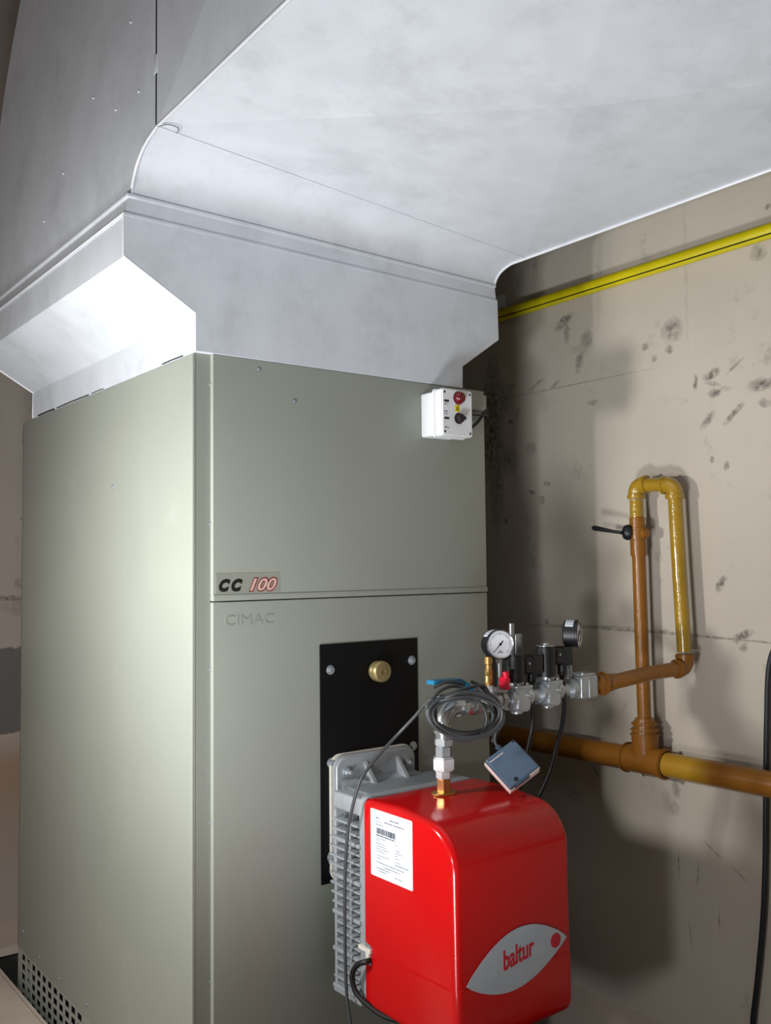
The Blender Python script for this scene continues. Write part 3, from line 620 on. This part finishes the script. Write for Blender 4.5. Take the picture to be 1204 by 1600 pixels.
valve(.593, .884); valve(.688, .887)
bm = BM(); box(bm, (.775, YT-.024, .862), (.832, YT+.024, .914), .006, 3); box(bm, (.780, YT-.020, .912), (.828, YT+.020, .919), .002)
box(bm, (.798, YT-.027, .864), (.806, YT-.02, .908), .003); cyl(bm, (.752, YT, .886), (.776, YT, .886), .0225, bev=.003); cyl(bm, (.782, YT-.02, .917), (.782, YT-.02, .922), .004, n=12); link('gas_filter', bm, 'steel', gt)
def coil(x, z0, z1, cap):
    bm = BM(); cyl(bm, (x, YT, z0), (x, YT, z1), .0225, n=36, bev=.0025)
    c = link('solenoid_coil', bm, 'black_plastic', gt); c['label'] = 'black solenoid coil'
    if cap: bm = BM(); lathe(bm, (x, YT, z1), (0, 0, 1), [(.021, 0), (.021, .0015), (.008, .003), (.006, .006), (0, .006)], 28); link('coil_cap', bm, 'chrome', c)
    bm = BM(); box(bm, (x+.018, YT-.016, z1-.040), (x+.062, YT+.014, z1-.007), .003); box(bm, (x+.040, YT-.018, z1-.046), (x+.070, YT+.016, z1-.004), .003)
    cyl(bm, (x+.050, YT-.002, z1-.044), (x+.050, YT-.002, z1-.066), .0105, n=24, bev=.001); cyl(bm, (x+.050, YT-.002, z1-.066), (x+.050, YT-.002, z1-.076), .008, .0045, n=20)
    pg = link('plug_connector', bm, 'black_plastic', c)
    bm = BM(); cyl(bm, (x+.030, YT-.0155, z1-.020), (x+.030, YT-.0165, z1-.020), .0025, n=12); link('plug_screw', bm, 'steel', pg)
coil(.588, .916, .974, False); coil(.685, .920, .987, True)
bm = BM(); cyl(bm, (.641, -.19, .89), (.641, -.19, 1.036), .0062, n=20, bev=.001); box(bm, (.645, -.198, .955), (.667, -.182, 1.012), .002); link('vent_rod', bm, 'steel', gt)
bm = BM(); cyl(bm, (.832, YT, .888), (.848, YT, .8885), .0205, bev=.002); link('end_coupling', bm, 'ochre', gt)

def gauge(name, c, nrm, label, stem_to, dial_on=True):
    g = thing(name, label, 'pressure gauge', c, 'pressure gauges') if False else thing(name, label, 'pressure gauge', c)
    c = Vector(c); n_ = Vector(nrm).normalized()
    bm = BM(); lathe(bm, c-n_*.030, n_, [(.026, 0), (.0305, .003), (.0305, .028), (.0315, .029)], 40); link('case', bm, 'black_plastic', g)
    bm = BM(); lathe(bm, c-n_*.001, n_, [(.0305, -.001), (.0318, 0), (.0318, .004), (.0300, .0052), (.0285, .0030), (.0280, .0015)], 40, True); link('bezel', bm, 'black_plastic' , g)
    bm = BM(); lathe(bm, c+n_*.0035, n_, [(.0282, 0), (.0296, .0012), (.0300, .0010), (.0302, 0)], 40, True); link('bezel_ring', bm, 'chrome', g)
    bm = BM(); cyl(bm, c, c+n_*.0022, .0284, n=40); dl = link('dial', bm, 'dial', g)
    up_ = Vector((0, 0, 1)); up_ = (up_-n_*up_.dot(n_)).normalized(); rt = up_.cross(n_)
    bm = BM()
    for i in range(31):
        a = math.radians(225-i*9); d = rt*math.cos(a)+up_*math.sin(a); r0 = .0225 if i % 5 else .020
        tube(bm, [c+n_*.0025+d*r0, c+n_*.0025+d*.0252], .00022 if i % 5 else .0004, 4)
    for k in range(24):
        a0 = math.radians(225-k*11.25); a1 = math.radians(225-(k+1)*11.25)
        tube(bm, [c+n_*.0025+(rt*math.cos(a0)+up_*math.sin(a0))*.0225, c+n_*.0025+(rt*math.cos(a1)+up_*math.sin(a1))*.0225], .00018, 4)
    box(bm, (-.006, -.0175, .0020), (.006, -.0158, .0026), mtx=Matrix.Translation(c) @ Matrix((rt, up_, n_)).transposed().to_4x4())
    box(bm, (-.002, -.0145, .0020), (.002, -.0128, .0026), mtx=Matrix.Translation(c) @ Matrix((rt, up_, n_)).transposed().to_4x4())
    link('dial_marks', bm, 'ink', dl)
    bm = BM(); a = math.radians(226); d = rt*math.cos(a)+up_*math.sin(a); tube(bm, [c+n_*.0032-d*.009, c+n_*.0032-d*.002, c+n_*.0032+d*.0225], .0007, 6, 0, [.0014, .0012, .0005]); cyl(bm, c+n_*.0028, c+n_*.0042, .0028, n=16); link('needle', bm, 'lettering_black', dl)
    bm = BM(); lo = Vector(stem_to); cyl(bm, (lo.x, lo.y, lo.z), (lo.x, lo.y, c.z-.028), .0052, n=18); hexa(bm, (lo.x, lo.y, c.z-.040), (lo.x, lo.y, c.z-.030), .013, .001); link('stem', bm, 'steel', g)
    # sticker wrapped on the top of the case
    s = BM(); q = []
    for k in range(7):
        a = math.radians(75+k*12); d = rt*math.cos(a)+up_*math.sin(a); q.append((s.verts.new(c-n_*.024+d*.0308), s.verts.new(c-n_*.006+d*.0308)))
    for u, v in zip(q, q[1:]): s.faces.new((u[0], u[1], v[1], v[0]))
    r = bmesh.ops.extrude_face_region(s, geom=list(s.faces)); 
    for v in [v for v in r['geom'] if isinstance(v, bmesh.types.BMVert)]: v.co += (v.co-c).normalized()*.0003
    st = link('case_sticker', s, 'paper', g)
    bm = BM()
    for k, (e0, e1) in enumerate(((-.022, -.018), (-.0165, -.0125), (-.011, -.0075))):
        for a in (88, 100, 112, 124, 136):
            d = rt*math.cos(math.radians(a))+up_*math.sin(math.radians(a)); tube(bm, [c+n_*e0+d*.0312, c+n_*e1+d*.0312], .0007, 4)
    link('sticker_print', bm, 'ink_dark', st)
    return g
gauge('pressure_gauge', (.5335, -.262, 1.000), (-.30, -.95, .05), 'black pressure gauge with its white dial facing out, above the crimson handle', (.5375, -.256, .905))
gauge('pressure_gauge', (.778, -.262, 1.010), (.52, -.85, -.02), 'black pressure gauge turned sideways above the second solenoid coil', (.771, -.242, .900))
# crimson tap under the first gauge
t = thing('gauge_tap', 'small crimson three-lobed tap handle under the front-facing gauge', 'tap handle', (.5375, -.272, .925))
bm = BM(); cyl(bm, (.5375, -.262, .925), (.5375, -.280, .925), .0085, n=20, bev=.001); link('hub', bm, 'red_handle', t)
for a in (95, 215, 275):
    d = Vector((math.cos(math.radians(a)), 0, math.sin(math.radians(a)))); bm = BM(); p = Vector((.5375, -.276, .925))
    tube(bm, [p+d*.003, p+d*.009, p+d*.014, p+d*.018, p+d*.0195], .006, 14, 0, [.006, .006, .0075, .0065, .003]); link('wing', bm, 'red_handle', t)

# ------------------------------------------------------------------ hanging module box and cables
mc = Vector((.498, -.325, .770))
cdir = Vector((-.68, -.70, .21)).normalized(); rr_ = Vector((.80, -.60, 0)); uu_ = cdir.cross(rr_)*1.; uu_ = uu_ if uu_.z > 0 else -uu_
nn_ = (cdir*.87+uu_*.44+rr_*.10).normalized()
def on_plane(a, b): v = rr_*a+uu_*b; return (v-cdir*(v.dot(nn_)/cdir.dot(nn_))).normalized()
ex = on_plane(50, 35); ey = on_plane(-39, 44); ey = (ey-ex*ey.dot(ex)).normalized(); ez = ex.cross(ey)
wx = .080; wy = .080
fm = Matrix((ex, ey, ez)).transposed().to_4x4(); fm.translation = Vector((.497, -.331, .7685))
sb = thing('sensor_module', 'square slate-blue and white module hanging by its cable over the hood', 'sensor box', fm.translation)
def local(bm): bmesh.ops.transform(bm, matrix=fm, verts=bm.verts); return bm
bm = BM(); box(bm, (-wx/2, -wy/2, -.026), (wx/2, wy/2, -.012), .003); box(bm, (.010, -wy/2+.0005, -.014), (wx/2-.001, -wy/2+.01, -.004), .001); link('white_base', local(bm), 'off_white', sb)['label'] = 'off-white plastic base'
bm = BM(); box(bm, (-wx/2+.001, -wy/2+.002, -.013), (wx/2-.001, wy/2-.001, 0), .0035, 3); box(bm, (-wx/2+.012, -wy/2, -.016), (.012, -wy/2+.01, -.004), .001)
lidb = link('blue_lid', local(bm), 'slate', sb)
bm = BM(); lathe(bm, (-.018, -.030, 0), (0, 0, 1), [(.0048, 0), (.0048, .0006), (.0036, .0006), (.0034, .0002), (0, .0002)], 24); link('lid_screw', local(bm), 'black_plastic', lidb)
bm = BM(); cyl(bm, (.034, .036, 0), (.034, .036, .0008), .003, n=16); link('lid_screw', local(bm), 'black_plastic', lidb)
bm = BM(); box(bm, (-.036, wy/2-.012, 0), (.0, wy/2-.0105, .0005)); link('lid_edge_mark', local(bm), 'off_white', lidb)
bm = BM(); cyl(bm, (.006, wy/2-.004, -.014), (.006, wy/2+.012, -.014), .006, n=18, bev=.001); link('cable_gland', local(bm), 'slate', sb)
tail = fm @ Vector((.006, wy/2+.008, -.014))
# coil of grey cable: several irregular loops hung over the ball valve
def loops():
    pts = []; rnd = random.Random(5); c0 = Vector((.392, -.292, .874)); N_ = 5
    for k in range(N_*14):
        a = 2*PI*k/14+2.6; lp = k/14
        rx = .079+.008*math.sin(lp*2.3)-.004*lp; rz = .043+.007*math.sin(lp*1.7+1)
        y = -.012+.010*math.sin(lp*3.1)+.018*math.cos(a)*-1
        x = c0.x+rx*math.cos(a)+.004*math.sin(lp*5); z = c0.z+rz*math.sin(a)-.008*math.cos(a)+.005*math.sin(lp*4.)
        if math.sin(a) > .3 : z -= .006*math.sin(a)
        pts.append((x, c0.y+y-.006*(lp % 2), z))
    return pts
lp = loops()
path = [tail+Vector((.001, -.002, 0)), tail+Vector((-.006, .004, .018)), Vector((.493, -.300, .880)), Vector((.470, -.296, .905)), Vector((.440, -.295, .925))]+[Vector(p) for p in lp]
path += [Vector(p) for p in ((.345, -.255, .900), (.335, -.22, .865), (.318, -.19, .830), (.285, -.178, .797), (.252, -.172, .765), (.232, -.168, .735), (.226, -.155, .69), (.2255, -.140, .645), (.226, -.130, .58), (.2265, -.125, .51), (.2265, -.125, .385), (.2265, -.130, .31), (.229, -.139, .26), (.232, -.14, .18), (.225, -.135, .10), (.18, -.14, .03), (.10, -.2, .006))]
bm = BM(); tube(bm, path, .0034, 10, 5); tag(link('coiled_cable', bm, 'grey_cable'), 'grey cable coiled over the blue-handled valve and hanging down past the burner grille', 'cable')
bm = BM(); tube(bm, [(.448, -.262, .9262), (.463, -.276, .916), (.478, -.286, .896), (.489, -.290, .868), (.499, -.292, .842), (tail.x-.004, tail.y+.012, tail.z+.012)], .0068, 12, 6); tag(link('sheathed_lead', bm, 'black_rubber'), 'thick black lead running down behind the coil to the hanging module', 'cable')
bm = BM(); tube(bm, [(.3505, -.262, .925), (.375, -.268, .934), (.41, -.270, .930), (.43, -.262, .922)], .0034, 10, 5); tube(bm, [(.320, -.285, .897), (.345, -.280, .917), (.38, -.276, .926), (.415, -.274, .922)], .0034, 10, 5)
tag(link('cable_loop', bm, 'grey_cable'), 'short dark cable loops wrapped round the blue lever', 'cable')
# two black leads from the coil plugs
bm = BM(); tube(bm, [(.638, -.252, .904), (.636, -.256, .87), (.628, -.262, .82), (.622, -.25, .76), (.62, -.23, .69), (.60, -.21, .60), (.55, -.18, .5), (.53, -.17, .45)], .0052, 12, 6); tag(link('valve_lead', bm, 'black_rubber'), 'black lead hanging from the left solenoid plug', 'cable')
bm = BM(); tube(bm, [(.735, -.252, .917), (.730, -.262, .87), (.712, -.272, .82), (.690, -.272, .77), (.682, -.262, .72), (.665, -.24, .66), (.62, -.21, .58), (.55, -.18, .48)], .0050, 12, 6); tag(link('valve_lead', bm, 'black_rubber'), 'black lead hanging from the right solenoid plug', 'cable')

# ------------------------------------------------------------------ gas supply pipes
XP = 1.115
gp_ = thing('gas_supply_pipe', 'mustard gas pipe looping up the wall from the low pipe tee', 'pipe', (XP, -.18, .672))
def pipe(pts, r, material, name, par, n=28, label=None):
    bm = BM(); tube(bm, pts, r, n); o = link(name, bm, material, par, 50)
    if label: o['label'] = label
    return o
r1 = .0170
# main wall pipe
pipe([(XP, 1.2, .655), (XP, .3, .664), (XP, -.150, .669)], .0300, 'ochre', 'main_pipe', gp_)
pipe([(XP, -.205, .669), (XP, -.385, .669), (XP, -1.2, .668), (XP, -3.1, .665)], .0300, 'lit_patch_pipe', 'main_pipe', gp_)
bm = BM(); cyl(bm, (XP, -.118, .669), (XP, -.245, .669), .0345, bev=.002); cyl(bm, (XP, -.120, .669), (XP, -.130, .669), .0385, bev=.003); cyl(bm, (XP, -.234, .669), (XP, -.245, .669), .0385, bev=.003)
cyl(bm, (XP, -.181, .669), (XP, -.1805, .735), .0335, bev=.003); link('tee', bm, 'ochre', gp_)
bm = BM(); cyl(bm, (XP, -.1805, .730), (XP, -.1805, .738), .0375, bev=.003); cyl(bm, (XP, -.1805, .742), (XP, -.1802, .752), .0365, bev=.004); cyl(bm, (XP, -.1802, .757), (XP, -.180, .767), .034, bev=.004); cyl(bm, (XP, -.1805, .735), (XP, -.180, .775), .029, .024); link('reducer', bm, 'ochre', gp_)
rl = [(XP, -.180, .77), (XP, -.177, 1.0), (XP, -.1755, 1.18), (XP, -.174, 1.228)]
pipe(rl, .0172, 'ochre', 'riser_pipe', gp_)
pipe([(XP, -.1725, 1.27), (XP, -.172, 1.330)], .0172, 'yellow', 'riser_pipe', gp_)
def elbow(p, a, b, R, r, material, nm='pipe_elbow'):
    p = Vector(p); a = Vector(a).normalized(); b = Vector(b).normalized(); c = p+a*R+b*R; pts = [p+a*(R+.012), p+a*(R+.004)]
    for k in range(9):
        t = k/8*PI/2; pts.append(c-b*R*math.cos(t)-a*R*math.sin(t))
    pts += [p+b*(R+.004), p+b*(R+.012)]
    bm = BM(); tube(bm, pts, r, 24); cyl(bm, p+a*(R+.002), p+a*(R+.014), r*1.13, bev=.002); cyl(bm, p+b*(R+.002), p+b*(R+.014), r*1.13, bev=.002)
    return link(nm, bm, material, gp_, 50)
elbow((XP, -.172, 1.368), (0, 0, -1), (0, -1, 0), .022, .0205, 'yellow')
elbow((XP, -.2885, 1.361), (0, 1, 0), (0, 0, -1), .022, .0205, 'yellow')
pipe([(XP, -.205, 1.366), (XP, -.258, 1.363)], .0175, 'yellow', 'bridge_pipe', gp_)
pipe([(XP, -.2895, 1.33), (XP, -.292, 1.25), (XP, -.297, 1.12), (XP, -.304, .95)], .0175, 'yellow', 'down_pipe', gp_)
elbow((XP, -.3055, .911), (0, 0, 1), (-1, .12, -.015), .020, .0205, 'ochre')
pipe([(XP-.03, -.302, .9105), (1.0, -.285, .905), (.88, -.262, .890)], .0175, 'ochre', 'feed_pipe', gp_)
bm = BM(); cyl(bm, (.846, -.252, .8885), (.868, -.2545, .8895), .0235, bev=.003); cyl(bm, (.862, -.254, .8892), (.873, -.256, .8897), .0275, bev=.003); cyl(bm, (.873, -.256, .8897), (.905, -.2625, .8925), .0225, .0185); link('pipe_union', bm, 'ochre', gp_)
# lever valve on the riser
lv = thing('lever_valve', 'gas shut-off valve with black lever on the left riser pipe', 'valve', (XP, -.174, 1.22))
bm = BM(); cyl(bm, (XP, -.1755, 1.185), (XP, -.1742, 1.228), .0205, bev=.002); cyl(bm, (XP, -.1742, 1.226), (XP, -.173, 1.262), .0225, bev=.003); cyl(bm, (XP, -.173, 1.258), (XP, -.1725, 1.285), .0195, bev=.002)
cyl(bm, (XP+.0, -.174, 1.244), (XP, -.205, 1.243), .0125, bev=.003); link('valve_body', bm, 'ochre', lv)
bm = BM(); lathe(bm, (XP-.014, -.165, 1.246), (-.75, .65, .05), [(.012, 0), (.020, .004), (.0205, .012), (.016, .020), (.008, .023), (0, .0235)], 28); link('valve_cap', bm, 'black_plastic', lv)
bm = BM(); tube(bm, [(XP-.030, -.146, 1.246), (XP-.035, -.122, 1.250), (XP-.036, -.09, 1.256), (XP-.036, -.062, 1.261), (XP-.036, -.056, 1.262)], .005, 14, 0, [.0045, .0045, .0062, .0072, .004]); link('lever', bm, 'black_plastic', lv)
# bright yellow conduit high on the wall
yp = thing('overhead_gas_pipe', 'thin bright yellow pipe running high along the stained wall', 'pipe', (1.150, -.1, 1.93))
bm = BM(); tube(bm, [(1.148, 1.5, 1.925), (1.148, .372, 1.928), (1.148, -.535, 1.934), (1.148, -3.1, 1.955)], .0185, 20); link('pipe_length', bm, 'lemon', yp)
bm = BM(); tube(bm, [(1.1325, .6, 1.9155), (1.1325, -.535, 1.9215), (1.1325, -1.2, 1.926)], .0016, 6); link('paint_seam', bm, 'dark', yp)
bm = BM(); box(bm, (1.158, .385, 1.955), (1.170, .345, 1.995), .001); tag(link('wall_tile', bm, 'paper'), 'small white square patch on the wall beside the duct bend', 'wall patch')
# hose at the right edge
bm = BM(); tube(bm, [(1.156, -.60, 1.10), (1.156, -.535, 1.00), (1.156, -.503, .93), (1.156, -.492, .80), (1.156, -.485, .66), (1.156, -.478, .50), (1.156, -.468, .36), (1.156, -.45, .22), (1.156, -.432, .10), (1.156, -.43, .02)], .0065, 12, 6)
tag(link('hanging_hose', bm, 'hose'), 'dark blue-black hose hanging down the wall at the far right', 'hose')
